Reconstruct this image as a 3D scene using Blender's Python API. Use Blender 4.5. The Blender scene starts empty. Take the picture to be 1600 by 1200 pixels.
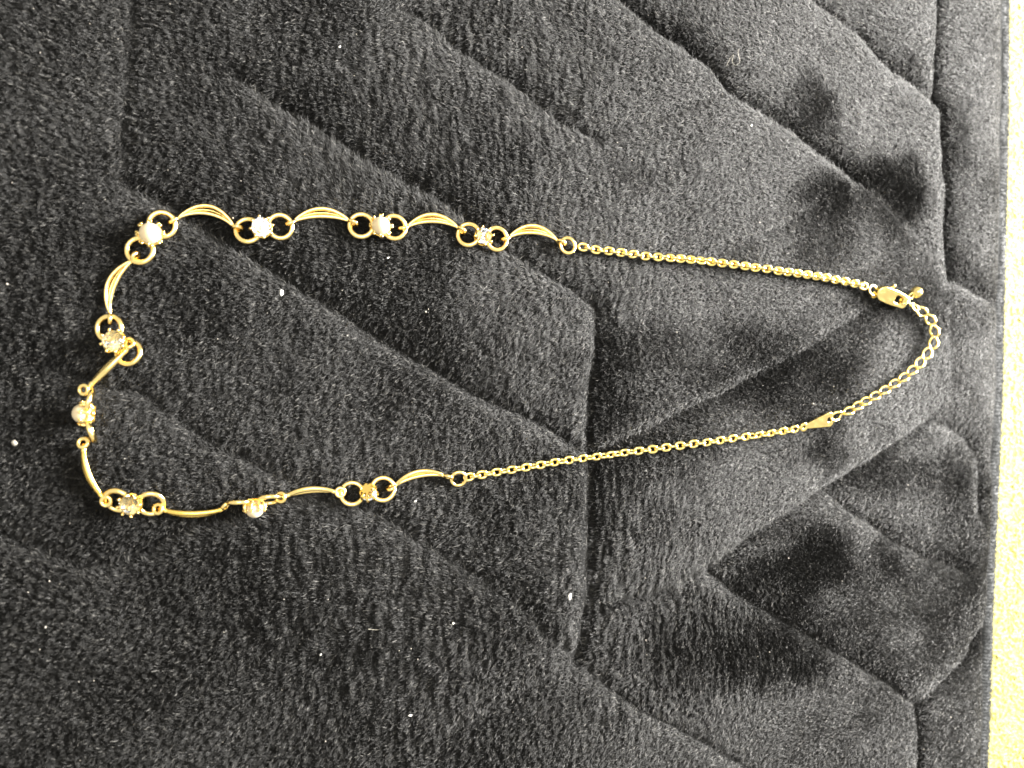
import bpy, bmesh, math
import numpy as np
from mathutils import Matrix, Vector

S = 0.001                      # everything below is written in millimetres
scene = bpy.context.scene
COL = scene.collection

# ------------------------------------------------------------------ camera
TH = math.radians(12.5)        # phone tilted, looking a little to the right
F_PX, D0 = 1200.0, 160.0
DIR = np.array([math.sin(TH), 0, -math.cos(TH)])
RIGHT = np.array([math.cos(TH), 0, math.sin(TH)])
UP = np.array([0.0, 1.0, 0.0])
CAM = -DIR * D0
cd = bpy.data.cameras.new('camera')
cam = bpy.data.objects.new('camera', cd)
COL.objects.link(cam)
cd.sensor_width = 36.0
cd.lens = 27.0
cd.clip_start = 0.01
cd.clip_end = 50
m = Matrix(((RIGHT[0], UP[0], -DIR[0], CAM[0] * S), (RIGHT[1], UP[1], -DIR[1], CAM[1] * S),
            (RIGHT[2], UP[2], -DIR[2], CAM[2] * S), (0, 0, 0, 1)))
cam.matrix_world = m
cd.dof.use_dof = True
cd.dof.focus_distance = (D0 - 1.0) * S
cd.dof.aperture_fstop = 10.5
scene.camera = cam

# ------------------------------------------------------------------ light
world = bpy.data.worlds.new('World')
scene.world = world
world.use_nodes = True
bg = world.node_tree.nodes['Background']
bg.inputs['Color'].default_value = (1.0, 0.97, 0.88, 1)
bg.inputs['Strength'].default_value = 1.02

def area(name, loc, target, size, size_y, power, color):
    l = bpy.data.lights.new(name, 'AREA')
    l.shape = 'RECTANGLE'
    l.size, l.size_y = size, size_y
    l.energy = power
    l.color = color
    o = bpy.data.objects.new(name, l)
    COL.objects.link(o)
    o.location = loc
    o.rotation_euler = (Vector(target) - Vector(loc)).to_track_quat('-Z', 'Y').to_euler()
    return o

area('side_lamp', (0.36, 0.09, 0.145), (0.02, 0, 0), 0.20, 0.14, 17.0, (1.0, 0.97, 0.92))
area('ceiling_lamp', (-0.05, 0.15, 1.5), (0, 0, 0), 0.8, 0.8, 17.0, (1.0, 0.94, 0.80))

scene.view_settings.view_transform = 'Standard'
scene.view_settings.look = 'None'
scene.view_settings.exposure = 0.0
scene.cycles_curves.shape = 'RIBBONS'
scene.cycles.max_bounces = 10
scene.cycles.transparent_max_bounces = 8
scene.cycles.caustics_reflective = True
scene.cycles.caustics_refractive = True

# ------------------------------------------------------------------ helpers
def project(px, py, z):
    d = DIR[:, None] * F_PX + RIGHT[:, None] * (np.asarray(px, float) - 800) + UP[:, None] * (600 - np.asarray(py, float))
    t = (z - CAM[2]) / d[2]
    return CAM[0] + t * d[0], CAM[1] + t * d[1]

def pix1(px, py, z=0.0):
    x, y = project(np.array([px]), np.array([py]), np.array([z], float))
    return float(x[0]), float(y[0])

def mmpx(p):                                   # millimetres per photo pixel at a point
    return float(np.dot(np.asarray(p) - CAM, DIR)) / F_PX

_tabs = {}
def vnoise(x, y, seed):
    if seed not in _tabs:
        _tabs[seed] = np.random.default_rng(seed).random((256, 256)) * 2 - 1
    T = _tabs[seed]
    xi, yi = np.floor(x).astype(int), np.floor(y).astype(int)
    fx, fy = x - xi, y - yi
    fx = fx * fx * fx * (fx * (fx * 6 - 15) + 10)
    fy = fy * fy * fy * (fy * (fy * 6 - 15) + 10)
    a, b = xi & 255, yi & 255
    c, d = (xi + 1) & 255, (yi + 1) & 255
    return (T[a, b] * (1 - fx) + T[c, b] * fx) * (1 - fy) + (T[a, d] * (1 - fx) + T[c, d] * fx) * fy

def fbm(x, y, seed, n=3):
    r, a = 0, 1.0
    for k in range(n):
        r = r + a * vnoise(x * 2 ** k + 17.3 * k, y * 2 ** k - 9.1 * k, seed + k)
        a *= 0.5
    return r

WM = {}
def link(o, mw, parent=None):
    """link o at world matrix mw (mm translation) under parent"""
    mw = mw.copy()
    mw.translation = mw.translation * S
    WM[o.name] = mw
    COL.objects.link(o)
    if parent is not None:
        o.parent = parent
        o.matrix_local = WM[parent.name].inverted() @ mw
    else:
        o.matrix_world = mw
    return o

def frame(origin, x=None, z=None):
    """matrix with given X axis (exact) and approximate Z, or exact Z and approximate X"""
    o = Vector(origin)
    x = Vector(x).normalized()
    z = Vector(z).normalized()
    y = z.cross(x).normalized()
    z = x.cross(y).normalized()
    M = Matrix((x, y, z)).transposed().to_4x4()
    M.translation = o
    return M

def zframe(origin, z, x):
    z = Vector(z).normalized()
    x = Vector(x)
    y = z.cross(x).normalized()
    x = y.cross(z).normalized()
    M = Matrix((x, y, z)).transposed().to_4x4()
    M.translation = Vector(origin)
    return M

def T(p):
    return Matrix.Translation(Vector(p))

def new_mesh(name, verts, faces, mats, smooth=True, fmat=None):
    me = bpy.data.meshes.new(name)
    me.from_pydata([tuple(c * S for c in v) for v in verts], [], faces)
    for mt in (mats if isinstance(mats, (list, tuple)) else [mats]):
        me.materials.append(mt)
    me.polygons.foreach_set('use_smooth', [smooth] * len(me.polygons))
    if fmat is not None:
        me.polygons.foreach_set('material_index', fmat)
    me.update()
    return me

class Geo:
    def __init__(self):
        self.v, self.f = [], []
    def add(self, v, f):
        n = len(self.v)
        self.v += [tuple(p) for p in v]
        self.f += [tuple(i + n for i in q) for q in f]
    def mesh(self, name, mat, smooth=True):
        return new_mesh(name, self.v, self.f, mat, smooth)

def tube(pts, rad, segs=8, closed=False, up=(0, 0, 1), flat=1.0):
    """swept tube; flat squeezes it along the frame's binormal"""
    P = [Vector(p) for p in pts]
    n = len(P)
    R = list(rad) if hasattr(rad, '__len__') else [rad] * n
    v, f = [], []
    nrm = None
    for i in range(n):
        if closed:
            t = P[(i + 1) % n] - P[i - 1]
        else:
            t = P[min(i + 1, n - 1)] - P[max(i - 1, 0)]
        t.normalize()
        if nrm is None or closed:
            nrm = Vector(up) - t * t.dot(Vector(up))
            if nrm.length < 1e-4:
                nrm = Vector((1, 0, 0)) - t * t.x
        else:
            nrm = nrm - t * t.dot(nrm)
        nrm.normalize()
        b = t.cross(nrm)
        for k in range(segs):
            a = 2 * math.pi * k / segs
            v.append(P[i] + nrm * (R[i] * flat * math.cos(a)) + b * (R[i] * math.sin(a)))
    for i in range(n if closed else n - 1):
        j = (i + 1) % n
        for k in range(segs):
            l = (k + 1) % segs
            f.append((i * segs + k, j * segs + k, j * segs + l, i * segs + l))
    if not closed:
        f.append(tuple(range(segs - 1, -1, -1)))
        f.append(tuple((n - 1) * segs + k for k in range(segs)))
    return v, f

def ball(c, r, u=10, w=7, sc=(1, 1, 1)):
    v, f = [], []
    for i in range(w + 1):
        th = math.pi * i / w
        for k in range(u):
            a = 2 * math.pi * k / u
            v.append((c[0] + r * sc[0] * math.sin(th) * math.cos(a), c[1] + r * sc[1] * math.sin(th) * math.sin(a), c[2] + r * sc[2] * math.cos(th)))
    for i in range(w):
        for k in range(u):
            l = (k + 1) % u
            f.append((i * u + k, (i + 1) * u + k, (i + 1) * u + l, i * u + l))
    return v, f

def lathe(prof, segs=24, close=False):
    v, f = [], []
    for (r, z) in prof:
        for k in range(segs):
            a = 2 * math.pi * k / segs
            v.append((r * math.cos(a), r * math.sin(a), z))
    for i in range(len(prof) - 1):
        for k in range(segs):
            l = (k + 1) % segs
            f.append((i * segs + k, i * segs + l, (i + 1) * segs + l, (i + 1) * segs + k))
    return v, f

def plate(name, loops, half, bevel, mat):
    """flat piece with holes: filled 2D outline, thickness and rounded rim"""
    cu = bpy.data.curves.new(name + '_outline', 'CURVE')
    cu.dimensions = '2D'
    cu.fill_mode = 'BOTH'
    cu.extrude = half * S
    cu.bevel_depth = bevel * S
    cu.bevel_resolution = 2
    for lp in loops:
        sp = cu.splines.new('POLY')
        sp.points.add(len(lp) - 1)
        for q, (x, y) in zip(sp.points, lp):
            q.co = (x * S, y * S, 0, 1)
        sp.use_cyclic_u = True
    tmp = bpy.data.objects.new(name + '_outline', cu)
    COL.objects.link(tmp)
    dg = bpy.context.evaluated_depsgraph_get()
    me = bpy.data.meshes.new_from_object(tmp.evaluated_get(dg))
    me.name = name
    bpy.data.objects.remove(tmp)
    bpy.data.curves.remove(cu)
    me.materials.clear()
    me.materials.append(mat)
    return me

# ------------------------------------------------------------------ materials
def mat(name):
    mt = bpy.data.materials.new(name)
    mt.use_nodes = True
    return mt, mt.node_tree, mt.node_tree.nodes['Principled BSDF']

def noise_node(nt, scale, detail=2.0, coord='Object'):
    tc = nt.nodes.new('ShaderNodeTexCoord')
    n = nt.nodes.new('ShaderNodeTexNoise')
    n.inputs['Scale'].default_value = scale
    n.inputs['Detail'].default_value = detail
    nt.links.new(tc.outputs[coord], n.inputs['Vector'])
    return n

def gold(name, base, rough, bump):
    mt, nt, b = mat(name)
    b.inputs['Metallic'].default_value = 1.0
    b.inputs['Base Color'].default_value = (*base, 1)
    g = nt.nodes.new('ShaderNodeNewGeometry')
    n = nt.nodes.new('ShaderNodeTexNoise')
    n.inputs['Scale'].default_value = 900.0
    n.inputs['Detail'].default_value = 3.0
    nt.links.new(g.outputs['Position'], n.inputs['Vector'])
    r = nt.nodes.new('ShaderNodeMapRange')
    r.inputs['From Min'].default_value = 0.3
    r.inputs['From Max'].default_value = 0.7
    r.inputs['To Min'].default_value = rough * 0.7
    r.inputs['To Max'].default_value = rough * 1.4
    nt.links.new(n.outputs['Fac'], r.inputs['Value'])
    nt.links.new(r.outputs['Result'], b.inputs['Roughness'])
    bp = nt.nodes.new('ShaderNodeBump')
    bp.inputs['Strength'].default_value = bump
    bp.inputs['Distance'].default_value = 0.0002
    nt.links.new(n.outputs['Fac'], bp.inputs['Height'])
    nt.links.new(bp.outputs['Normal'], b.inputs['Normal'])
    return mt

GOLD = gold('polished_gold', (1.0, 0.755, 0.30), 0.20, 0.25)
GOLD_DEEP = gold('deep_gold', (1.0, 0.69, 0.18), 0.19, 0.28)
GOLD_PALE = gold('pale_gold_chain', (0.97, 0.79, 0.31), 0.18, 0.12)
GOLD_MATT = gold('matt_gold', (0.88, 0.68, 0.26), 0.20, 0.40)

PEARL, nt, b = mat('pearl')
b.inputs['Base Color'].default_value = (0.58, 0.47, 0.29, 1)
b.inputs['Roughness'].default_value = 0.28
b.inputs['Subsurface Weight'].default_value = 0.25
b.inputs['Subsurface Radius'].default_value = (0.8, 0.6, 0.4)
b.inputs['Subsurface Scale'].default_value = 0.0008
b.inputs['Coat Weight'].default_value = 0.3
b.inputs['Coat Roughness'].default_value = 0.12
b.inputs['Sheen Weight'].default_value = 0.2

GLASS, nt, b = mat('rhinestone_glass')
b.inputs['Base Color'].default_value = (0.98, 0.98, 1, 1)
b.inputs['Roughness'].default_value = 0.02
b.inputs['IOR'].default_value = 1.66
b.inputs['Transmission Weight'].default_value = 1.0
FOIL, nt, b = mat('rhinestone_foil')
b.inputs['Base Color'].default_value = (0.86, 0.90, 0.97, 1)
b.inputs['Metallic'].default_value = 1.0
b.inputs['Roughness'].default_value = 0.05

FIBRE, nt, b = mat('black_plush_fibre')
b.inputs['Base Color'].default_value = (0.022, 0.021, 0.020, 1)
b.inputs['Roughness'].default_value = 0.42
b.inputs['Specular IOR Level'].default_value = 0.5
hi = nt.nodes.new('ShaderNodeHairInfo')
r = nt.nodes.new('ShaderNodeMapRange')
r.inputs['To Min'].default_value = 0.30
r.inputs['To Max'].default_value = 0.60
nt.links.new(hi.outputs['Random'], r.inputs['Value'])
nt.links.new(r.outputs['Result'], b.inputs['Roughness'])
cr = nt.nodes.new('ShaderNodeValToRGB')
cr.color_ramp.elements[0].color = (0.005, 0.0049, 0.0046, 1)
cr.color_ramp.elements[1].color = (0.024, 0.0235, 0.0222, 1)
cr.color_ramp.elements[1].position = 0.95
e = cr.color_ramp.elements.new(0.97)
e.color = (0.16, 0.155, 0.145, 1)  # a few much paler fibres: sparkle of the pile painted into the colour
nt.links.new(hi.outputs['Random'], cr.inputs['Fac'])
nt.links.new(cr.outputs['Color'], b.inputs['Base Color'])

CLOTH, nt, b = mat('black_backing_cloth')
b.inputs['Base Color'].default_value = (0.010, 0.010, 0.010, 1)
b.inputs['Roughness'].default_value = 0.9
b.inputs['Specular IOR Level'].default_value = 0.1

HEM, nt, b = mat('charcoal_edge_thread')
b.inputs['Base Color'].default_value = (0.030, 0.032, 0.034, 1)
b.inputs['Roughness'].default_value = 0.75
n = noise_node(nt, 2500.0, 3.0)
bp = nt.nodes.new('ShaderNodeBump')
bp.inputs['Strength'].default_value = 0.7
bp.inputs['Distance'].default_value = 0.0003
nt.links.new(n.outputs['Fac'], bp.inputs['Height'])
nt.links.new(bp.outputs['Normal'], b.inputs['Normal'])

CREAM, nt, b = mat('cream_carpet')
b.inputs['Roughness'].default_value = 0.9
b.inputs['Specular IOR Level'].default_value = 0.1
n1 = noise_node(nt, 260.0, 4.0)
c1 = nt.nodes.new('ShaderNodeValToRGB')
c1.color_ramp.elements[0].position = 0.3
c1.color_ramp.elements[0].color = (0.310, 0.282, 0.092, 1)
c1.color_ramp.elements[1].position = 0.6
c1.color_ramp.elements[1].color = (0.325, 0.297, 0.100, 1)
nt.links.new(n1.outputs['Fac'], c1.inputs['Fac'])
n2 = noise_node(nt, 120.0, 5.0)                 # small brown stains
c2 = nt.nodes.new('ShaderNodeValToRGB')
c2.color_ramp.elements[0].position = 0.735
c2.color_ramp.elements[0].color = (0, 0, 0, 1)
c2.color_ramp.elements[1].position = 0.76
c2.color_ramp.elements[1].color = (1, 1, 1, 1)
nt.links.new(n2.outputs['Fac'], c2.inputs['Fac'])
mx = nt.nodes.new('ShaderNodeMixRGB')
mx.inputs['Color2'].default_value = (0.32, 0.20, 0.07, 1)
nt.links.new(c2.outputs['Color'], mx.inputs['Fac'])
nt.links.new(c1.outputs['Color'], mx.inputs['Color1'])
nt.links.new(mx.outputs['Color'], b.inputs['Base Color'])
n3 = noise_node(nt, 900.0, 4.0)
bp = nt.nodes.new('ShaderNodeBump')
bp.inputs['Strength'].default_value = 0.2
bp.inputs['Distance'].default_value = 0.0006
nt.links.new(n3.outputs['Fac'], bp.inputs['Height'])
nt.links.new(bp.outputs['Normal'], b.inputs['Normal'])

CREAM_FIBRE, nt, b = mat('cream_carpet_fibre')
b.inputs['Base Color'].default_value = (0.320, 0.292, 0.097, 1)
b.inputs['Roughness'].default_value = 0.8

LINT, nt, b = mat('white_lint')
b.inputs['Base Color'].default_value = (0.70, 0.69, 0.65, 1)
b.inputs['Roughness'].default_value = 0.8
DUST, nt, b = mat('pale_dust')
b.inputs['Base Color'].default_value = (0.40, 0.37, 0.32, 1)
b.inputs['Roughness'].default_value = 0.35
THREAD, nt, b = mat('pale_fibre')
b.inputs['Base Color'].default_value = (0.50, 0.47, 0.40, 1)
b.inputs['Roughness'].default_value = 0.5

# ------------------------------------------------------------------ the blanket: heights
EDGE_PX = [(1582, -560), (1577, -260), (1573, -80), (1572, 0), (1571, 200), (1566, 400), (1562, 600), (1556, 750), (1551, 860),
           (1547, 950), (1543, 1080), (1538, 1200), (1533, 1330), (1528, 1460), (1519, 1760)]
FLOOR_Z = -6.0
HEM_Z = -3.7
ex, ey = project(*np.array(EDGE_PX, float).T, np.full(len(EDGE_PX), HEM_Z))
def edge_x(y):
    return np.interp(-y, -ey, ex)

# quilting seams traced as polylines (photo pixels), with depth (mm) and width (mm)
SEAMS = [
    (1.5, 2.2, [(222, -220), (216, 0), (208, 120), (203, 200), (208, 290)]),
    (2.8, 3.6, [(208, 290), (250, 312), (375, 393), (450, 435), (545, 497), (640, 556), (720, 598), (800, 640), (850, 668), (920, 704)]),
    (0.7, 3.6, [(208, 290), (130, 335), (60, 370), (-150, 480)]),
    (2.4, 3.2, [(380, 130), (470, 180), (530, 222), (610, 268), (700, 322), (790, 388), (860, 430), (905, 455), (935, 482)]),
    (3.0, 3.2, [(935, 482), (931, 560), (925, 640), (920, 704), (922, 780), (922, 860), (919, 930), (914, 990), (903, 1030)]),
    (2.6, 3.2, [(640, 20), (740, 82), (800, 130), (860, 170), (905, 205), (936, 219)]),
    (1.5, 3.0, [(936, 219), (985, 204), (1035, 185), (1090, 168), (1142, 148)], -1),
    (3.2, 3.6, [(880, -80), (965, 0), (1015, 38), (1060, 68), (1105, 100), (1142, 144), (1190, 172), (1240, 205), (1290, 240), (1338, 285)]),
    (0.8, 3.0, [(1338, 285), (1380, 320), (1450, 385), (1482, 430)]),
    (1.8, 2.6, [(1482, 430), (1515, 452), (1550, 476)]),
    (2.6, 3.2, [(1180, -90), (1280, 2), (1325, 42), (1365, 75), (1400, 108), (1440, 140), (1468, 165)]),
    (3.2, 3.0, [(1470, -260), (1468, 0), (1466, 80), (1463, 150), (1476, 175), (1479, 250), (1480, 330), (1481, 430)]),
    (0.5, 2.6, [(1481, 430), (1484, 520), (1486, 600), (1487, 667)]),
    (0.5, 3.0, [(1142, 148), (1220, 105), (1330, 60)]),
    (0.6, 2.6, [(1335, 285), (1240, 345), (1130, 395), (1020, 440), (935, 482)]),
    (1.9, 2.6, [(920, 704), (1000, 676), (1060, 645), (1130, 612), (1190, 582)]),
    (1.1, 2.2, [(1190, 582), (1257, 547), (1310, 515), (1360, 482), (1420, 452)]),
    (1.3, 3.0, [(922, 944), (1000, 930), (1060, 912), (1108, 886)]),
    (2.4, 2.8, [(1108, 886), (1200, 824), (1285, 767), (1340, 735), (1390, 700), (1450, 655)]),
    (2.4, 3.0, [(1108, 890), (1150, 925), (1200, 953), (1262, 990), (1300, 1012), (1350, 1042), (1400, 1078), (1434, 1097)]),
    (2.2, 2.8, [(1285, 767), (1325, 793), (1375, 822), (1408, 848), (1442, 868), (1500, 890)]),
    (1.8, 2.6, [(1450, 655), (1487, 667), (1515, 687), (1533, 712), (1530, 800)]),
    (3.2, 3.0, [(1434, 1097), (1437, 1150), (1433, 1210), (1428, 1330), (1420, 1460)]),
    (2.2, 2.6, [(1434, 1097), (1480, 1060), (1510, 1030), (1535, 985)]),
    (2.0, 3.6, [(-160, 760), (-60, 800), (20, 838), (80, 862), (140, 882), (180, 886)]),
    (2.2, 3.6, [(180, 886), (225, 868), (300, 830), (370, 808), (470, 770)], -1),
    (1.9, 2.8, [(100, 585), (165, 603), (230, 615), (290, 655), (340, 690)]),
    (1.7, 2.6, [(340, 690), (440, 742), (600, 806), (720, 880), (820, 950), (903, 1030)]),
    (1.8, 2.6, [(903, 1030), (965, 1078), (1010, 1108), (1090, 1150), (1160, 1190), (1300, 1270)]),
    (0.8, 3.4, [(903, 1030), (840, 1068), (740, 1120), (600, 1195), (480, 1260)]),
    (1.1, 4.0, [(640, 920), (550, 965), (470, 1002), (400, 1040), (290, 1095), (170, 1150), (60, 1200)], -1),
]
GX0, GX1, GY0, GY1, GS = -190.0, 150.0, -150.0, 150.0, 0.5
gx = np.arange(GX0, GX1 + GS, GS)
gy = np.arange(GY0, GY1 + GS, GS)
XX, YY = np.meshgrid(gx, gy)

def seam_dist(pl, flip=1):
    px, py = project(*np.array(pl, float).T, np.full(len(pl), -1.0))
    # gentle wobble so that no seam is a ruled line
    d = np.full(XX.shape, 1e9)
    sg = np.zeros(XX.shape)
    wx = XX + 0.55 * vnoise(XX / 9, YY / 9, 71) + 0.25 * vnoise(XX / 2.6, YY / 2.6, 73)
    wy = YY + 0.55 * vnoise(XX / 9, YY / 9, 72) + 0.25 * vnoise(XX / 2.6, YY / 2.6, 74)
    for i in range(len(px) - 1):
        ax, ay, bx, by = px[i], py[i], px[i + 1], py[i + 1]
        l2 = (bx - ax) ** 2 + (by - ay) ** 2
        t = np.clip(((wx - ax) * (bx - ax) + (wy - ay) * (by - ay)) / l2, 0, 1)
        di = np.hypot(wx - ax - t * (bx - ax), wy - ay - t * (by - ay))
        nxs, nys = -(by - ay), bx - ax              # side that rises to the lit rim: towards -x
        if nxs > 0:
            nxs, nys = -nxs, -nys
        sd = ((wx - ax) * nxs + (wy - ay) * nys) / math.sqrt(l2) * flip
        sg = np.where(di < d, sd, sg)
        d = np.minimum(d, di)
    return d, np.clip(sg / np.maximum(d, 1e-3), -1, 1)

DEP = np.zeros(XX.shape)
RIM = np.zeros(XX.shape)                          # + on the lit rim beside a seam, - in its lee
for (dep, wid, pl, *fl) in SEAMS:
    d, side = seam_dist(pl, *fl)
    lee = 0.5 - 0.5 * side                        # 1 on the lee side
    w2 = 0.85 * wid * (0.55 + 0.75 * lee)
    prof = 0.62 * np.exp(-d / w2) + 0.38 * np.exp(-(d / (w2 * 0.33)) ** 1.5)
    DEP = np.maximum(DEP, dep * prof)
    fade = 0.85 * np.clip(dep / 2.8, 0, 1) ** 1.3
    r = fade * np.where(side > 0, 0.6 * np.exp(-((d - 0.9) / 1.6) ** 2) + 0.5 * np.exp(-d / 6.0), -np.exp(-d / 3.2) * np.clip(-side * 2, 0, 1))
    RIM = np.where(np.abs(r) > np.abs(RIM), r, RIM)
HH = -DEP * 0.98 + 0.75 * fbm(XX / 34 + 3, YY / 34, 11, 2) + 0.22 * vnoise(XX / 9, YY / 9, 15)
de = np.maximum(edge_x(YY) - XX, 0.0)            # the border rolls down to the hem
HH = HH - 3.6 * np.exp(-(de / 3.6) ** 1.6)

def sample(A, x, y):
    u = np.clip((np.asarray(x) - GX0) / GS, 0, A.shape[1] - 1.001)
    v = np.clip((np.asarray(y) - GY0) / GS, 0, A.shape[0] - 1.001)
    i, j = u.astype(int), v.astype(int)
    fu, fv = u - i, v - j
    return (A[j, i] * (1 - fu) + A[j, i + 1] * fu) * (1 - fv) + (A[j + 1, i] * (1 - fu) + A[j + 1, i + 1] * fu) * fv

def blur(A, n):
    for ax in (0, 1):
        k = np.ones(n) / n
        P = np.pad(A, [(n // 2, n // 2) if a == ax else (0, 0) for a in (0, 1)], mode='edge')
        c = np.cumsum(np.insert(P, 0, 0, axis=ax), axis=ax)
        A = (np.take(c, range(n, c.shape[ax]), ax) - np.take(c, range(0, c.shape[ax] - n), ax)) / n
    return A
HSM = blur(blur(HH, 13), 13)
PILE = 1.15                                       # height of the brushed pile above the cloth

def on_pile(px, py, lift=0.0):
    z = 0.0
    for _ in range(5):
        x, y = pix1(px, py, z)
        z = float(sample(HSM, x, y)) + PILE + lift
    return np.array([x, y, z])

# ------------------------------------------------------------------ the setting
F = Geo()
nx, ny = 90, 120
fx0, fx1, fy0, fy1 = -330.0, 420.0, -330.0, 330.0
V = []
for j in range(ny + 1):
    for i in range(nx + 1):
        V.append((fx0 + (fx1 - fx0) * i / nx, fy0 + (fy1 - fy0) * j / ny, FLOOR_Z))
Q = [(j * (nx + 1) + i, j * (nx + 1) + i + 1, (j + 1) * (nx + 1) + i + 1, (j + 1) * (nx + 1) + i) for j in range(ny) for i in range(nx)]
floor = bpy.data.objects.new('floor', new_mesh('floor', V, Q, CREAM))
floor['kind'] = 'structure'
link(floor, Matrix())

def curves_object(name, P, rad, material, parent=None):
    """P: (n, k, 3) strand points in mm, rad: (n, k) mm"""
    n, k = P.shape[:2]
    cu = bpy.data.hair_curves.new(name)
    cu.add_curves([k] * n)
    cu.attributes['position'].data.foreach_set('vector', (P.reshape(-1) * S).astype(np.float32))
    at = cu.attributes.get('radius') or cu.attributes.new('radius', 'FLOAT', 'POINT')
    at.data.foreach_set('value', (rad.reshape(-1) * S).astype(np.float32))
    cu.materials.append(material)
    o = bpy.data.objects.new(name, cu)
    o['kind'] = 'stuff'
    link(o, Matrix(), parent)
    return o

rng = np.random.default_rng(5)
# short looped cream carpet pile right of the blanket
n = 75000
x = rng.uniform(90, 190, n)
y = rng.uniform(-160, 160, n)
k = x > edge_x(y) - 2
x, y = x[k], y[k]
n = len(x)
a = rng.uniform(0, 2 * np.pi, n) 
L = rng.uniform(0.7, 1.6, n)
P = np.zeros((n, 3, 3))
P[:, 0] = np.stack([x, y, np.full(n, FLOOR_Z - 0.1)], 1)
P[:, 1] = P[:, 0] + np.stack([np.cos(a) * 0.35 * L, np.sin(a) * 0.35 * L, 0.20 * L], 1)
P[:, 2] = P[:, 0] + np.stack([np.cos(a + .8) * 0.9 * L, np.sin(a + .8) * 0.9 * L, 0.22 * L], 1)
curves_object('carpet_pile', P, np.tile(np.array([0.24, 0.24, 0.18]), (n, 1)), CREAM_FIBRE, floor)

# ------------------------------------------------------------------ blanket
blanket = bpy.data.objects.new('blanket', None)
blanket['label'] = 'black plush quilted blanket with stitched seams lying under the gold necklace'
blanket['category'] = 'blanket'
blanket.empty_display_size = 0.02
link(blanket, T((0, 0, FLOOR_Z)))

step = 2
cx, cy, ch = XX[::step, ::step], YY[::step, ::step], HH[::step, ::step]
ny, nx = cx.shape
cxx = np.minimum(cx, edge_x(cy) - 1.2)
chh = sample(HH, cxx, cy)
verts = np.stack([cxx, cy, chh], -1).reshape(-1, 3)
keep = (cx[:-1, :-1] < edge_x(cy[:-1, :-1]) - 1.2)
idx = np.arange(ny * nx).reshape(ny, nx)
q = np.stack([idx[:-1, :-1], idx[:-1, 1:], idx[1:, 1:], idx[1:, :-1]], -1)[keep]
used = np.unique(q)
rm = np.full(ny * nx, -1)
rm[used] = np.arange(len(used))
me = bpy.data.meshes.new('cover')
me.from_pydata((verts[used] * S).tolist(), [], rm[q].tolist())
me.materials.append(CLOTH)
me.polygons.foreach_set('use_smooth', [True] * len(me.polygons))
cover = bpy.data.objects.new('cover', me)
link(cover, Matrix(), blanket)

# overlocked hem: a thread-wrapped edge, one rib per stitch
hy = np.arange(-149, 149, 0.11)
hx = edge_x(hy)
rib = 0.5 + 0.5 * np.cos(2 * np.pi * (hy + 0.25 * vnoise(hy / 3, hy * 0, 31)) / 0.82)
rr = 1.6 + 0.17 * np.sqrt(rib) + 0.06 * vnoise(hy / 1.1, hy * 0 + 3, 32)
pts = np.stack([hx - 1.65 + 0.2 * vnoise(hy / 7, hy * 0, 33), hy, np.full(len(hy), HEM_Z + 0.3)], 1)
v, f = tube(pts, rr, 12, up=(0, 0, 1), flat=0.75)
hem = bpy.data.objects.new('hem', new_mesh('hem', v, f, HEM))
link(hem, Matrix(), blanket)

# ---- pile: individual fibres whose nap was brushed this way and that
N = 1800000
x = rng.uniform(-150, 128, N)
y = rng.uniform(-105, 105, N)
xo, yo = rng.uniform(-188, 128, 800000), rng.uniform(-148, 148, 800000)      # sparser, thicker beyond the frame
ko = (xo < -150) | (np.abs(yo) > 105)
x, y = np.concatenate([x, xo[ko]]), np.concatenate([y, yo[ko]])
outer_pile = np.concatenate([np.zeros(N, bool), np.ones(ko.sum(), bool)])
k = x < edge_x(y) - 3.5
x, y, outer_pile = x[k], y[k], outer_pile[k]
n = len(x)
h = sample(HH, x, y)
e = 0.25
hx_ = (sample(HH, x + e, y) - sample(HH, x - e, y)) / (2 * e)
hy_ = (sample(HH, x, y + e) - sample(HH, x, y - e)) / (2 * e)
NN = np.stack([-hx_, -hy_, np.ones(n)], 1)
NN /= np.linalg.norm(NN, axis=1)[:, None]

# photo position of every root (used only to lay the nap where the blanket was stroked)
D = np.stack([x, y, h], 1) - CAM
zz = D @ DIR
ppx, ppy = 800 + F_PX * (D @ RIGHT) / zz, 600 - F_PX * (D @ UP) / zz

# combed ridges: the pile clumps in uneven vertical rows, weaker towards the right border
def ridge(x, y, zone):
    wx = x + 0.9 * vnoise(x / 5, y / 5, 41) + 0.35 * vnoise(x / 1.8, y / 2.2, 42)
    r1 = vnoise(wx / 0.52, y / 3.2 + 5, 43)
    r2 = vnoise(x / 0.52 + 9, y / 0.66, 44)
    mixr = np.clip(0.45 + 0.9 * vnoise(x / 22, y / 22, 45) + 0.8 * zone, 0, 1)
    return r1 * mixr + r2 * (1 - 0.65 * mixr)
rib_zone = np.exp(-(((ppx - 640) / 420) ** 2 + ((ppy - 1010) / 190) ** 2)) + 0.7 * np.exp(-(((ppx - 1080) / 170) ** 2 + ((ppy - 1010) / 130) ** 2))
amp = np.clip(1.0 - (ppx - 850) / 420, 0.16, 1.0) * (0.85 + 0.55 * np.clip(rib_zone, 0, 1))
amp = np.maximum(amp, 0.9 * np.clip(rib_zone, 0, 1))
g = 0.12
rgx = (ridge(x + g, y, rib_zone) - ridge(x - g, y, rib_zone)) / (2 * g)
rgy = (ridge(x, y + g, rib_zone) - ridge(x, y - g, rib_zone)) / (2 * g)
rv = ridge(x, y, rib_zone)

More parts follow.
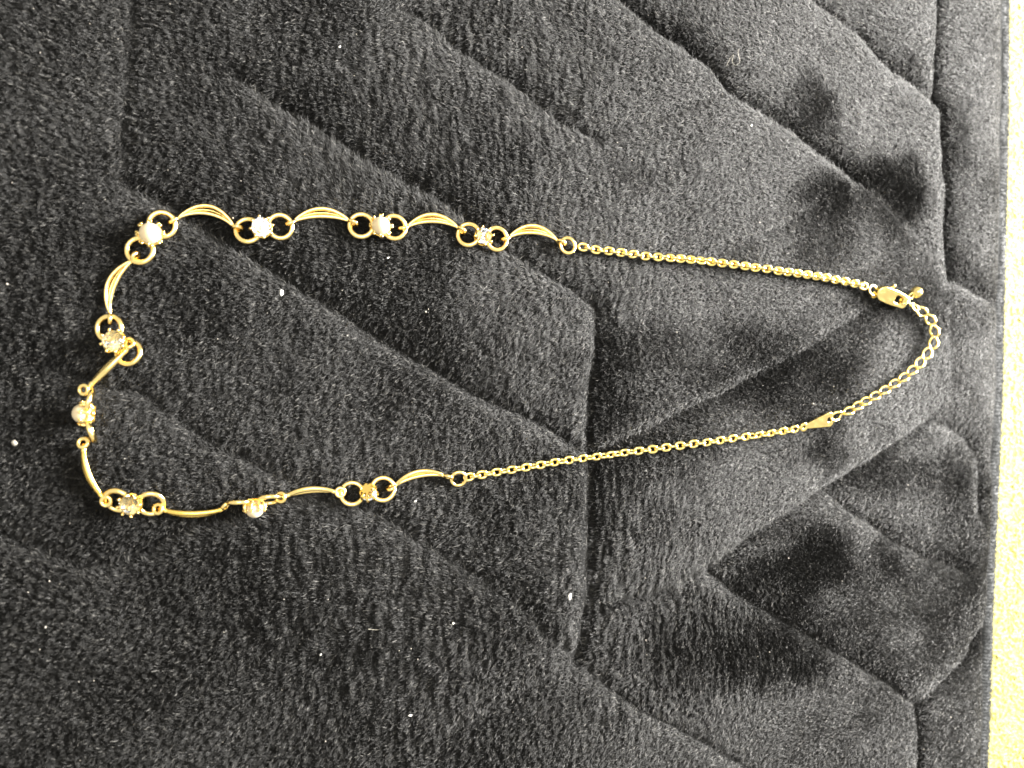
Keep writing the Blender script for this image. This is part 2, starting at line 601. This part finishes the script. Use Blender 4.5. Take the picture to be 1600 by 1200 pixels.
# nap direction
ang = math.radians(185) + 0.7 * fbm(x / 40, y / 40, 51, 2) + 0.35 * vnoise(x / 6, y / 6, 53)
rightward = np.clip((ppx - 250 + 0.35 * (600 - ppy)) / 900, 0, 1) ** 0.9
lean = 0.40 + 0.74 * rightward + (0.26 + 0.12 * rightward) * fbm(x / 19, y / 19, 55, 3)
npx = ppx + 20 * vnoise(x / 7, y / 7, 61) + 8 * vnoise(x / 2.2, y / 2.2, 62)
npy = ppy + 20 * vnoise(x / 7, y / 7, 63) + 8 * vnoise(x / 2.2, y / 2.2, 64)
NAP = [(1280, 170, 42, 60, -1.05), (1415, 290, 50, 45, -1.0), (1310, 300, 45, 32, -.6), (1010, 265, 50, 40, -.5), (1400, 60, 140, 80, .6), (1515, 100, 40, 120, .3), (1200, 40, 70, 50, .3),
       (1290, 705, 50, 38, -.9), (1405, 765, 95, 48, -.7), (1270, 880, 70, 45, -.9), (1390, 872, 45, 40, -.8), (1200, 985, 95, 70, -.9),
       (1080, 1090, 90, 60, -.5), (1240, 560, 90, 60, -.35), (1190, 850, 60, 30, .4), (1320, 955, 60, 25, .4), (1400, 1010, 60, 60, .3),
       (1340, 170, 40, 60, .25), (1130, 660, 80, 30, .3), (1210, 760, 90, 60, .35), (1000, 125, 130, 55, .5), (790, 100, 45, 30, .4),
       (1400, 1150, 40, 40, .3), (1230, 1130, 70, 60, .2), (1080, 890, 70, 40, .5), (840, 840, 60, 60, .2),
       (1010, 850, 100, 60, -.45), (1020, 1000, 110, 80, -.55), (1000, 560, 90, 80, -.3), (1130, 765, 110, 40, .35), (880, 600, 40, 90, .25),
       (560, 170, 90, 40, -.3), (100, 1000, 200, 200, -.15), (1190, 1040, 100, 50, -.5)]
for (bx, by, rx, ry, s) in NAP:
    lean = lean + (0.85 if s < 0 else 0.6) * s * np.exp(-(((npx - bx) / rx) ** 2 + ((npy - by) / ry) ** 2))
rim = sample(RIM, x, y)
lean = np.clip(lean + 0.55 * np.clip(rim, 0, 1) + 0.65 * np.clip(rim, -1, 0), -0.05, 1.35)
ja = rng.normal(0, 0.55, n)
jl = rng.normal(0, 0.24, n)
phi = lean + jl
dirx, diry = np.cos(ang + ja), np.sin(ang + ja)
L = np.clip(rng.normal(1.10, 0.22, n) - 0.22 * rightward, 0.45, 1.8) * (1.0 + 0.10 * amp * rv)
tx = dirx * np.sin(phi) * L + np.clip(rgx, -3, 3) * 0.22 * amp
ty = diry * np.sin(phi) * L + np.clip(rgy, -3, 3) * 0.22 * amp
tz = np.cos(phi) * L
P = np.zeros((n, 3, 3))
P[:, 0] = np.stack([x, y, h - 0.05], 1)
for kk, (fl, fn) in enumerate(((0.38, 0.58), (1.0, 1.0))):
    P[:, kk + 1] = P[:, 0] + NN * (tz * fn)[:, None] + np.stack([tx * fl, ty * fl, np.zeros(n)], 1)
    P[:, kk + 1, 2] += 0.42 * amp * rv * fn
R = np.tile(np.array([0.045, 0.040, 0.018]), (n, 1)) * (rng.uniform(0.8, 1.25, n) * np.where(outer_pile, 1.6, 1.0))[:, None]
pile = curves_object('pile', P, R, FIBRE, blanket)

# fuzz standing out of the hem
n = 21000
y = rng.uniform(-148, 148, n)
t = rng.uniform(0, 1, n)
x = edge_x(y) - 2.9 + 2.8 * t
z = HEM_Z + 0.3 + 1.15 * np.sin(np.pi * t) ** 0.6
P = np.zeros((n, 3, 3))
a = rng.uniform(-1.3, 1.3, n)
L = rng.uniform(0.3, 0.85, n)
P[:, 0] = np.stack([x, y, z], 1)
P[:, 1] = P[:, 0] + np.stack([(t - 0.35) * 0.8 * L, 0.3 * np.sin(a) * L, 0.35 * L], 1)
P[:, 2] = P[:, 0] + np.stack([(t - 0.2) * 1.3 * L, 0.8 * np.sin(a) * L, 0.4 * L], 1)
curves_object('hem_fuzz', P, np.tile(np.array([0.05, 0.045, 0.02]), (n, 1)), HEM, blanket)

# ------------------------------------------------------------------ necklace
necklace = bpy.data.objects.new('necklace', None)
necklace['label'] = 'gold tone necklace of curved links, pearls and rhinestones looped on black plush'
necklace['category'] = 'necklace'
necklace.empty_display_size = 0.02
link(necklace, T(on_pile(800, 560)))

def put(name, me, mw, parent=necklace, label=None):
    o = bpy.data.objects.new(name, me)
    if label:
        o['label'] = label
    return link(o, mw, parent)

def ring_mesh(name, R, r, mat, segs=36, rs=10, gap=0.0, oval=1.0):
    pts = []
    for i in range(segs):
        a = 2 * math.pi * i / segs
        pts.append((R * math.cos(a), R * oval * math.sin(a), 0))
    v, f = tube(pts, r, rs, closed=True)
    return new_mesh(name, v, f, mat)

RING = ring_mesh('setting_ring', 2.33, 0.52, GOLD)
JUMP = ring_mesh('jump_ring', 1.62, 0.40, GOLD)
SMALL = ring_mesh('clasp_ring', 1.12, 0.28, GOLD_PALE, 28, 8)
EYE = ring_mesh('eye', 0.84, 0.40, GOLD, 24, 8)

def vec_px(p, q):
    """ground direction between two photo pixels"""
    return Vector(on_pile(*q)) - Vector(on_pile(*p))

# ---- curved links
EYES = {'edge': 0, 'face': 1}
def curved_link(A, B, sag, wide, roll, eyeA, eyeB, radius=4.0, tint=GOLD, lift=0.45, lo=0.0):
    """A, B: ends of the crescent in photo pixels; sag: bow in pixels to the left of A->B;
    wide: half spread of its three ribs in pixels; roll: 0 flat on the pile, 90 on edge"""
    a, b = Vector(on_pile(*A, lift)), Vector(on_pile(*B, lift))
    k = mmpx((a + b) / 2)
    c = (a + b) / 2
    u = (b - a).normalized()
    w = Vector((0, 0, 1))
    w = (w - u * w.dot(u)).normalized()
    v = w.cross(u)                                # left of A->B seen from above
    L = (b - a).length
    sp = v * math.cos(math.radians(roll)) + w * math.sin(math.radians(roll))
    M = frame(c, u, w)
    Mi = M.inverted()
    g = Geo()
    for i in (-1, 0, 1):
        pts, rad = [], []
        for j in range(25):
            t = j / 24
            q = math.sin(math.pi * t)
            p = a + (b - a) * t + v * (sag * k * (4 * t * (1 - t)) ** 0.92) + sp * (i * wide * k * q ** 0.85 * (1 if sag >= 0 else -1))
            p = p + (w * (-0.42 * q if i == 0 else 0.06 * i * q)) * (1 if roll < 45 else 0) + (v * (0.25 * q * (1 if sag >= 0 else -1) if i == 0 else 0)) * (1 if roll >= 45 else 0)
            pts.append(Mi @ p)
            rad.append(k * radius * ((0.60 + 0.22 * q ** 0.7) if i else (0.56 - 0.10 * q)))
        g.add(*tube(pts, rad, 9))
    # collars where the ribs are gathered
    for t0, e in ((-0.02, a), (1.02, b)):
        s_ = 1 if t0 < 0 else -1
        d = (b - a).normalized() * s_ + v * (sag * k / L * 3.4)
        d.normalize()
        p0 = e - d * (1.3 * k * 2)
        g.add(*tube([Mi @ (p0), Mi @ (p0 + d * 0.25), Mi @ (p0 + d * 0.75), Mi @ (p0 + d * 1.0)], [k * radius * 0.62, k * radius * 0.80, k * radius * 0.80, k * radius * 0.62], 9))
        g.add(*tube([Mi @ (p0 - d * 0.75), Mi @ (p0 + d * 0.3)], [k * radius * 0.45] * 2, 8))
    o = put('curved_link', g.mesh('curved_link', tint), M)
    for spec, e in ((eyeA, a), (eyeB, b)):
        (px, py), kind = spec
        p = Vector(on_pile(px, py, lift + (0.15 if kind == 'face' else 0.0)))
        d = (p - e)
        d.z = 0
        d.normalize()
        if kind == 'edge':
            Me = zframe(p - d * 0.45, d.cross(Vector((0, 0, 1))) + Vector((0, 0, 0.25)), d)
        else:
            Me = zframe(p, Vector((-0.15, 0.1, 1)) + d * 0.2, d)
        put('eye', EYE, Me, o)
    return o

curved_link((278, 341), (367, 356), 21, 6.0, 0, ((268, 346), 'edge'), ((375, 357), 'edge'), 3.7)
curved_link((459, 346), (547, 346), 14, 5.9, 0, ((451, 349), 'edge'), ((555, 350), 'edge'))
curved_link((636, 355), (716, 356), 15, 5.4, 0, ((627, 356), 'edge'), ((724, 362), 'edge'))
curved_link((795, 371), (870, 375), 15, 5.4, 0, ((787, 373), 'edge'), ((880, 381), 'edge'))
curved_link((208, 407), (172, 489), -15, 5.7, 12, ((214, 398), 'edge'), ((172, 502), 'edge'))
curved_link((197, 548), (143, 601), -1, 5.0, 62, ((201, 536), 'face'), ((131, 609), 'face'), 6.2, lift=0.75)
curved_link((131, 702), (159, 774), -7, 5.0, 60, ((130, 692), 'face'), ((166, 783), 'face'), 5.6, GOLD_DEEP, lift=0.75)
curved_link((257, 797), (346, 796), -7, 4.6, 62, ((247, 795), 'face'), ((356, 787), 'edge'), 5.4, GOLD_DEEP, lift=0.75)
curved_link((449, 774), (523, 768), 6, 4.4, 60, ((439, 777), 'face'), ((532, 769), 'face'), 5.2, lift=0.75)
curved_link((617, 759), (694, 743), 11, 5.0, 35, ((608, 763), 'edge'), ((704, 746), 'edge'), 4.3)

# ---- stone settings
def prong_mesh(R, pearl, mat):
    g = Geo()
    if pearl:
        pts = [(0.55 * R, 0, -0.95 * R), (0.95 * R, 0, -0.75 * R), (1.16 * R, 0, -0.25 * R), (1.12 * R, 0, 0.10 * R), (1.02 * R, 0, 0.30 * R)]
        g.add(*tube(pts, [0.26, 0.30, 0.30, 0.30, 0.25], 7))
        g.add(*ball((1.13 * R, 0.20, 0.14 * R), 0.29, 7, 5))
        g.add(*ball((1.13 * R, -0.20, 0.14 * R), 0.29, 7, 5))
    else:
        pts = [(0.50 * R, 0, -0.95 * R), (0.90 * R, 0, -0.60 * R), (1.12 * R, 0, -0.05 * R), (1.10 * R, 0, 0.24 * R), (0.98 * R, 0, 0.38 * R)]
        g.add(*tube(pts, [0.24, 0.26, 0.26, 0.26, 0.20], 7))
        g.add(*ball((1.06 * R, 0, 0.30 * R), 0.31, 8, 6))
    return g.mesh('prong', mat)

PR, RR = 1.92, 1.92
PRONG_P = prong_mesh(PR, True, GOLD)
PRONG_R = prong_mesh(RR, False, GOLD)

def base_mesh(R):
    g = Geo()
    # star shaped underside plate, thickness given by two levels
    n = 16
    ring = []
    for z in (-1.12 * R, -0.92 * R):
        for i in range(n):
            a = 2 * math.pi * i / n
            r = R * (0.80 if i % 2 == 0 else 0.50)
            ring.append((r * math.cos(a), r * math.sin(a), z))
    f = [tuple(range(n - 1, -1, -1)), tuple(range(n, 2 * n))]
    f += [(i, (i + 1) % n, n + (i + 1) % n, n + i) for i in range(n)]
    g.add(ring, f)
    pts = [(0.93 * R * math.cos(2 * math.pi * i / 24), 0.93 * R * math.sin(2 * math.pi * i / 24), -0.48 * R) for i in range(24)]
    g.add(*tube(pts, 0.20, 7, closed=True))
    return g.mesh('stone_setting', GOLD_DEEP, smooth=False)
BASE = base_mesh(1.92)

v, f = ball((0, 0, 0), PR * 0.96, 32, 20)
PEARL_ME = new_mesh('pearl', v, f, PEARL)

def stone_mesh(R):
    """brilliant cut: table, star, kite and girdle facets over a foiled cone"""
    n = 8
    V = []
    def ringp(r, z, off):
        i0 = len(V)
        for i in range(n):
            a = 2 * math.pi * (i + off) / n
            V.append((r * math.cos(a), r * math.sin(a), z))
        return i0
    t = ringp(0.56 * R, 0.62 * R, 0)
    s_ = ringp(0.80 * R, 0.44 * R, 0.5)
    g1 = ringp(1.0 * R, 0.20 * R, 0)
    g1b = ringp(1.0 * R, 0.20 * R, 0.5)
    g2 = ringp(1.0 * R, 0.13 * R, 0)
    g2b = ringp(1.0 * R, 0.13 * R, 0.5)
    p = ringp(0.52 * R, -0.36 * R, 0.5)
    V.append((0, 0, -0.72 * R))
    cu = len(V) - 1
    F, I = [tuple(t + i for i in range(n))], [0]
    for i in range(n):
        j = (i + 1) % n
        F += [(t + i, s_ + i, t + j), (t + i, g1 + i, s_ + i), (t + j, s_ + i, g1 + j),
              (s_ + i, g1 + i, g1b + i), (s_ + i, g1b + i, g1 + j),
              (g1 + i, g2 + i, g2b + i, g1b + i), (g1b + i, g2b + i, g2 + j, g1 + j)]
        I += [0] * 7
        F += [(g2 + i, p + i, g2b + i), (g2b + i, p + i, g2 + j), (g2 + j, p + i, p + j), (p + i, cu, p + j)]
        I += [1] * 4
    me = new_mesh('rhinestone', V, F, [GLASS, FOIL], False, I)
    bm = bmesh.new()
    bm.from_mesh(me)
    bmesh.ops.recalc_face_normals(bm, faces=bm.faces)
    bm.to_mesh(me)
    bm.free()
    return me
STONE_ME = stone_mesh(1.86)

def setting(c, axis, along, stone, rings, lift, spin=0.0, label=None, size=1.0):
    """c: stone centre pixel; axis: way the stone faces; rings: [(pixel, normal, lift, scale)]"""
    p = Vector(on_pile(*c, lift))
    M = zframe(p, axis, along) @ Matrix.Scale(size, 4)
    o = put('stone_setting', BASE, M, label=label)
    put(stone, PEARL_ME if stone == 'pearl' else STONE_ME, M @ Matrix.Rotation(0.3, 4, 'Z'), o)
    for i in range(8):
        put('prong', PRONG_P if stone == 'pearl' else PRONG_R, M @ Matrix.Rotation(spin + 2 * math.pi * i / 8, 4, 'Z'), o)
    for (q, nrm, lf, sc) in rings:
        put('setting_ring', RING, zframe(on_pile(*q, lf), nrm, (1, 0.2, 0)) @ Matrix.Scale(sc, 4), o)
    return o

Z = (0, 0, 1)
LB = 1.75
setting((235, 365), (0.05, 0.0, 1), (1, 0.8, 0), 'pearl', [((253.5, 351), (0.1, -0.05, 1), 0.55, 0.98), ((219, 391), (-0.1, 0.1, 1), 0.55, 1.0)], LB + .2, 0.15, size=1.06)
setting((409, 355), (0.05, -0.05, 1), (1, 0, 0), 'rhinestone', [((387.5, 360), (-0.1, 0.15, 1), 0.5, 0.97), ((438, 354), (0.1, -0.1, 1), 0.5, 0.95)], LB, 0.2)
setting((595.5, 353), (0.0, 0.05, 1), (1, 0, 0), 'pearl', [((564.5, 352.5), (-0.1, 0.1, 1), 0.5, 0.98), ((616, 355), (0.12, -0.05, 1), 0.5, 0.97)], LB, 0.0, size=0.98)
setting((755.5, 369), (0.05, 0.1, 1), (1, 0, 0), 'rhinestone', [((732, 366.5), (-0.25, 0.1, 1), 0.5, 0.95), ((776, 373), (0.2, -0.05, 1), 0.5, 0.97)], LB - .1, 0.1, size=0.92)
setting((178, 533), (-0.18, 0.08, 1), (0, 1, 0), 'rhinestone', [((171, 513), (-0.25, 0.05, 1), 0.55, 0.98), ((201, 551), (-0.25, 0.25, 1), 0.65, 0.95)], LB + .1, 0.3, size=1.04)
setting((129, 646), (-0.98, 0.08, 0.25), (0.1, 1, 0), 'pearl', [((139.5, 628), (-1, 0.25, 0.22), 1.5, 0.92), ((142, 673), (-1, -0.35, 0.22), 1.5, 0.86)], 1.9, 0.2, size=0.95)
setting((203, 789), (-0.18, -0.25, 1), (1, -0.1, 0), 'rhinestone', [((184, 782), (-0.25, -0.55, 1), 0.8, 0.97), ((236, 787), (0.1, -0.45, 1), 0.8, 0.95)], LB + .1, 0.25, size=1.0)
setting((398, 795), (0.05, -0.99, 0.10), (1, 0.1, 0), 'pearl', [((375, 785), (0, -1, 0.16), 1.5, 0.90), ((421, 781), (0.1, -0.95, 0.42), 1.4, 0.95)], 1.9, 0.18, size=0.92)
setting((576, 770), (0.25, -0.55, -0.80), (1, 0.15, 0), 'rhinestone', [((550, 771), (0.05, 0.35, 1), 0.6, 0.93), ((598.5, 764), (0.0, 0.15, 1), 0.6, 0.96)], 1.5, 0.3, 'gold stone setting turned over with its star shaped back up', size=0.86)

put('jump_ring', JUMP, zframe(on_pile(887, 383.5, 0.45), (0.1, 0.05, 1), (1, 0, 0)))
put('jump_ring', JUMP, zframe(on_pile(716.5, 748, 0.45), (0.0, -0.40, 1), (1, 0, 0)) @ Matrix.Scale(0.93, 4))

# ---- cable chain
def link_mesh(name, a, b, r, mat, segs=20, rs=7, twist=0.0, pinch=0.0):
    pts = []
    for i in range(segs):
        t = 2 * math.pi * i / segs
        c, s_ = math.cos(t), math.sin(t)
        x = a * math.copysign(abs(c) ** 0.9, c)
        y = b * math.copysign(abs(s_) ** 0.85, s_) * (1 - pinch * abs(c))
        pts.append((x, y, twist * c * s_))
    v, f = tube(pts, r, rs, closed=True)
    return new_mesh(name, v, f, mat)

CABLE = link_mesh('chain_link', 0.98, 0.69, 0.33, GOLD_PALE)
def chain(centres, seed):
    rg = np.random.default_rng(seed)
    pts = []
    for i, c in enumerate(centres):
        pts.append((c, True))
        if i + 1 < len(centres):
            d = centres[i + 1]
            pts.append((((c[0] + d[0]) / 2, (c[1] + d[1]) / 2), False))
    W = [Vector(on_pile(*c, 0.42)) for c, _ in pts]
    drift = 0.0
    for i, (c, flat) in enumerate(pts):
        a, b = W[max(i - 1, 0)], W[min(i + 1, len(W) - 1)]
        d = (b - a).normalized()
        drift = 0.8 * drift + rg.normal(0, 6)
        roll = math.radians((14 if flat else 100) + drift + rg.normal(0, 5))
        M = frame(W[i], d, Z) @ Matrix.Rotation(roll, 4, 'X') @ Matrix.Rotation(rg.normal(0, 0.05), 4, 'Z')
        put('chain_link', CABLE, M)

chain([(911, 386), (931, 390), (951, 392), (970, 394.5), (989, 397), (1008.5, 400), (1028, 401.5), (1047, 402.8), (1063, 404), (1079, 405.5),
       (1095, 407), (1111, 408.8), (1128, 411), (1146, 413), (1164, 415.5), (1180, 418), (1198, 420), (1216, 423), (1231, 425), (1246, 427),
       (1261, 429), (1276, 431.4), (1290, 433.6), (1305, 437), (1320, 439.5), (1335, 443), (1349, 447)], 3)
chain([(733, 745), (753, 741.5), (776, 737.6), (799.5, 733.8), (822, 730), (844.5, 726.3), (866.5, 722.2), (888.8, 718.8), (910.5, 716), (932.3, 713.4),
       (954, 710.3), (975.4, 707.2), (997.5, 704.4), (1019.5, 701.8), (1040.6, 699), (1062.3, 696.2), (1083.5, 693.4), (1104.5, 691),
       (1125, 688), (1144.4, 685), (1165, 682.2), (1185, 679.4), (1204, 676.8), (1223, 673.6), (1241, 670.5)], 4)

# ---- connector tag
def arc(cx_, cy_, r, a0, a1, n=12):
    return [(cx_ + r * math.cos(math.radians(a0 + (a1 - a0) * i / (n - 1))), cy_ + r * math.sin(math.radians(a0 + (a1 - a0) * i / (n - 1)))) for i in range(n)]
p0, p1 = Vector(on_pile(1255.5, 667, 0.45)), Vector(on_pile(1296, 655, 0.45))
L = (p1 - p0).length
outer = arc(0, 0, 0.95, 50, 310, 14) + arc(0.80, -0.62, 0.12, 120, 60, 3) + arc(L - 0.15, -0.75, 0.95, -80, 0, 8) + arc(L - 0.15, 0.75, 0.95, 0, 80, 8) + arc(0.80, 0.62, 0.12, -60, -120, 3)
tag = plate('connector_tag', [outer, arc(0, 0, 0.45, 0, 345, 16), arc(L - 0.1, 0.0, 0.72, 0, 345, 18)], 0.16, 0.10, GOLD_MATT)
put('connector_tag', tag, frame(p0, p1 - p0, (-0.1, -0.34, 1)))

# ---- extender of open curb links
CURB = link_mesh('extender_link', 1.42, 0.98, 0.33, GOLD_PALE, 24, 7, twist=0.42, pinch=0.25)
ext = [(1307, 650), (1326, 642.5), (1340, 634.5), (1352, 627.5), (1367, 619), (1382, 610), (1397, 600), (1412, 590), (1425, 579), (1437.5, 566.5),
       (1449, 552), (1458.5, 535.5), (1459.5, 517), (1453, 499.5), (1440, 487)]
W = [Vector(on_pile(*c, 0.50)) for c in ext]
for i, p in enumerate(W):
    d = (W[min(i + 1, len(W) - 1)] - W[max(i - 1, 0)]).normalized()
    roll = math.radians(-55 if 0 < i < 9 else (-22 if i else 15))
    M = frame(p, d, Z) @ Matrix.Rotation(roll, 4, 'X') @ Matrix.Rotation(math.radians(9), 4, 'Z')
    put('extender_link', CURB, M)

# ---- lobster clasp, its ring and the end drop
put('clasp_ring', SMALL, zframe(on_pile(1364, 453.5, 0.5), (0.15, 0.1, 1), (1, 0, 0)))
p0, p1 = Vector(on_pile(1373, 456, 0.95)), Vector(on_pile(1416, 472, 0.85))
L = (p1 - p0).length
u = L / 5.6
outer = [(x_ * u, y_ * u) for x_, y_ in arc(0.95, 0.0, 1.22, 95, 265, 14) + [(1.9, -1.30), (3.2, -1.32), (4.6, -1.22)] + arc(5.0, -0.62, 0.62, -80, 20, 7)
         + [(5.15, -0.30), (4.75, -0.15), (4.72, 0.10)] + arc(5.0, 0.48, 0.42, -60, 75, 6) + [(4.4, 1.06), (3.2, 1.22), (1.9, 1.26)]]
hole = [(x_ * u, y_ * u) for x_, y_ in [(3.05, -0.55), (3.4, -0.94), (4.5, -0.92), (4.95, -0.45), (4.92, 0.25), (4.5, 0.78), (3.4, 0.86), (3.02, 0.45)]]
body = plate('lobster_clasp', [outer, hole], 0.46, 0.26, GOLD_MATT)
Mc = frame(p0, p1 - p0, (-0.1, -0.38, 1)) @ Matrix.Diagonal((0.97, 0.90, 1, 1))
clasp = put('lobster_clasp', body, Mc)
g = Geo()
g.add(*tube([(1.5 * u, 0.9 * u, -0.1), (1.85 * u, 1.55 * u, 0.0), (2.1 * u, 2.0 * u, 0.1)], [0.34, 0.38, 0.30], 8))
g.add(*ball((2.1 * u, 2.0 * u, 0.1), 0.42, 8, 6))
g.add(*tube([(2.3 * u, 1.15 * u, -0.1), (3.6 * u, 1.0 * u, -0.1), (4.7 * u, 0.7 * u, -0.1)], [0.28, 0.28, 0.22], 8))
put('lever', g.mesh('lever', GOLD_MATT), Mc, clasp)
g = Geo()
g.add(*tube([(-0.55 + 0.55 * math.cos(2 * math.pi * i / 16) + 0.2, -1.1 + 0.75 * math.sin(2 * math.pi * i / 16), -0.55) for i in range(16)], 0.22, 7, closed=True))
put('clasp_eye', g.mesh('clasp_eye', GOLD_MATT), Mc, clasp)

for (q, al, nrm, lf, sc) in (((1413, 469), (0.8, 0.65, 0.1), (-0.5, 0.3, 0.8), 1.1, 0.85), ((1425, 461.5), (0.85, 0.55, 0.1), (0.3, -0.3, 0.9), 1.4, 0.62),
                             ((1420, 472.5), (0.6, -0.7, 0.0), (0.6, 0.5, 0.6), 1.0, 0.70), ((1428.5, 479.5), (0.75, -0.5, 0.0), (-0.3, 0.6, 0.7), 0.8, 0.82)):
    put('extender_link', CURB, frame(on_pile(*q, lf), al, nrm) @ Matrix.Scale(sc, 4))
g = Geo()
g.add(*ball((0, 0, 0), 1.38, 20, 14))
g.add(*tube([(-1.25, 0, 0), (-1.65, 0, 0.05)], [0.50, 0.34], 8))
put('end_bead', g.mesh('end_bead', GOLD_MATT), frame(on_pile(1432, 456.5, 1.2), (0.7, 0.75, 0.1), Z))

# ------------------------------------------------------------------ lint and fluff
def speck(px, py, sx, sy, rot, label, mat_=LINT, seed=0):
    r_ = np.random.default_rng(seed + int(px))
    p = on_pile(px, py, 0.15)
    k = mmpx(p) * (1.0 if sy > 4 else 0.75)
    v, f = ball((0, 0, 0), 1.0, 9, 6)
    v = [(a * sx * k * (1 + 0.35 * r_.normal()), b_ * sy * k * (1 + 0.25 * r_.normal()), c * 0.5 * min(sx, sy) * k) for a, b_, c in v]
    o = bpy.data.objects.new('lint_speck', new_mesh('lint_speck', v, f, mat_))
    o['label'] = label
    o['category'] = 'lint'
    o['group'] = 'lint specks caught in the black plush'
    link(o, T(p) @ Matrix.Rotation(rot, 4, 'Z'))
speck(440, 457, 2.6, 4.6, 0.2, 'bright white lint speck inside the loop, below the upper row of gold links')
speck(890.5, 932, 2.8, 5.6, -0.1, 'largest white lint speck left of the lower vertical seam')
speck(501, 1023, 3.0, 1.8, 0.5, 'small white lint speck on the black plush low below the gold links')
speck(641, 1118, 4.5, 2.0, 0.1, 'white lint crumb nearest the bottom edge of the photo')
speck(708, 974, 1.8, 2.6, 0.0, 'small round white lint speck on the plush between the two lower seams')
speck(606, 403, 2.4, 1.8, 0.6, 'tiny white lint speck under the pearl in the upper row')
speck(531, 73, 2.8, 1.8, 0.3, 'white lint speck on plush near the top, left of the middle seam')
speck(649, 783, 2.4, 1.6, 0.5, 'white lint speck just under the last curved link of the lower row')
speck(1174, 196, 2.0, 1.8, 0.0, 'pale lint speck on grey plush above the upper chain')
speck(23, 692, 3.5, 4.6, 0.3, 'soft blurred grey lint tuft at the left border of the photo', DUST)

def thread(pts, r, label, lift=0.5):
    P = [on_pile(*q, lift + 0.3 * math.sin(2.1 * i)) for i, q in enumerate(pts)]
    o_ = P[0]
    v, f = tube([tuple(p - o_) for p in P], r, 6)
    o = bpy.data.objects.new('loose_fibre', new_mesh('loose_fibre', v, f, THREAD))
    o['label'] = label
    o['category'] = 'fibre'
    link(o, T(o_))
def smooth_pts(c, n=8):
    out = []
    for i in range(len(c) - 1):
        p0_, p1_, p2_, p3_ = [np.array(c[min(max(j, 0), len(c) - 1)], float) for j in (i - 1, i, i + 1, i + 2)]
        for t in np.linspace(0, 1, n, endpoint=False):
            out.append(tuple(0.5 * (2 * p1_ + (p2_ - p0_) * t + (2 * p0_ - 5 * p1_ + 4 * p2_ - p3_) * t ** 2 + (3 * p1_ - p0_ - 3 * p2_ + p3_) * t ** 3)))
    return out + [tuple(map(float, c[-1]))]
thread(smooth_pts([(1135, 103), (1141, 91), (1146, 86), (1144, 96), (1149, 102), (1156, 96), (1153, 82), (1155, 76)]), 0.026, 'thin pale looped fibre lying on plush beside the upper right seam')
thread(smooth_pts([(575, 983), (585, 984), (592, 984)], 5), 0.04, 'short straight pale fibre on the dark plush below the lower links')

# fine dust: many tiny pale grains over the plush, nobody could count them
n = 150
rg = np.random.default_rng(77)
g = Geo()
pxs, pys = rg.uniform(-60, 1520, n), rg.uniform(-60, 1260, n)
for a, b_ in zip(pxs, pys):
    p = on_pile(a, b_, rg.uniform(-0.1, 0.15))
    if p[0] > edge_x(p[1]) - 4:
        continue
    r_ = abs(rg.normal(0, 0.055)) + 0.045
    v, f = ball((0, 0, 0), 1, 5, 3)
    sc = rg.uniform(0.6, 1.6, 3) * r_
    g.add([(p[0] + q[0] * sc[0], p[1] + q[1] * sc[1], p[2] + q[2] * sc[2]) for q in v], f)
dust = bpy.data.objects.new('dust', g.mesh('dust', DUST))
dust['kind'] = 'stuff'
dust['label'] = 'fine pale dust grains scattered over the black plush'
link(dust, Matrix())
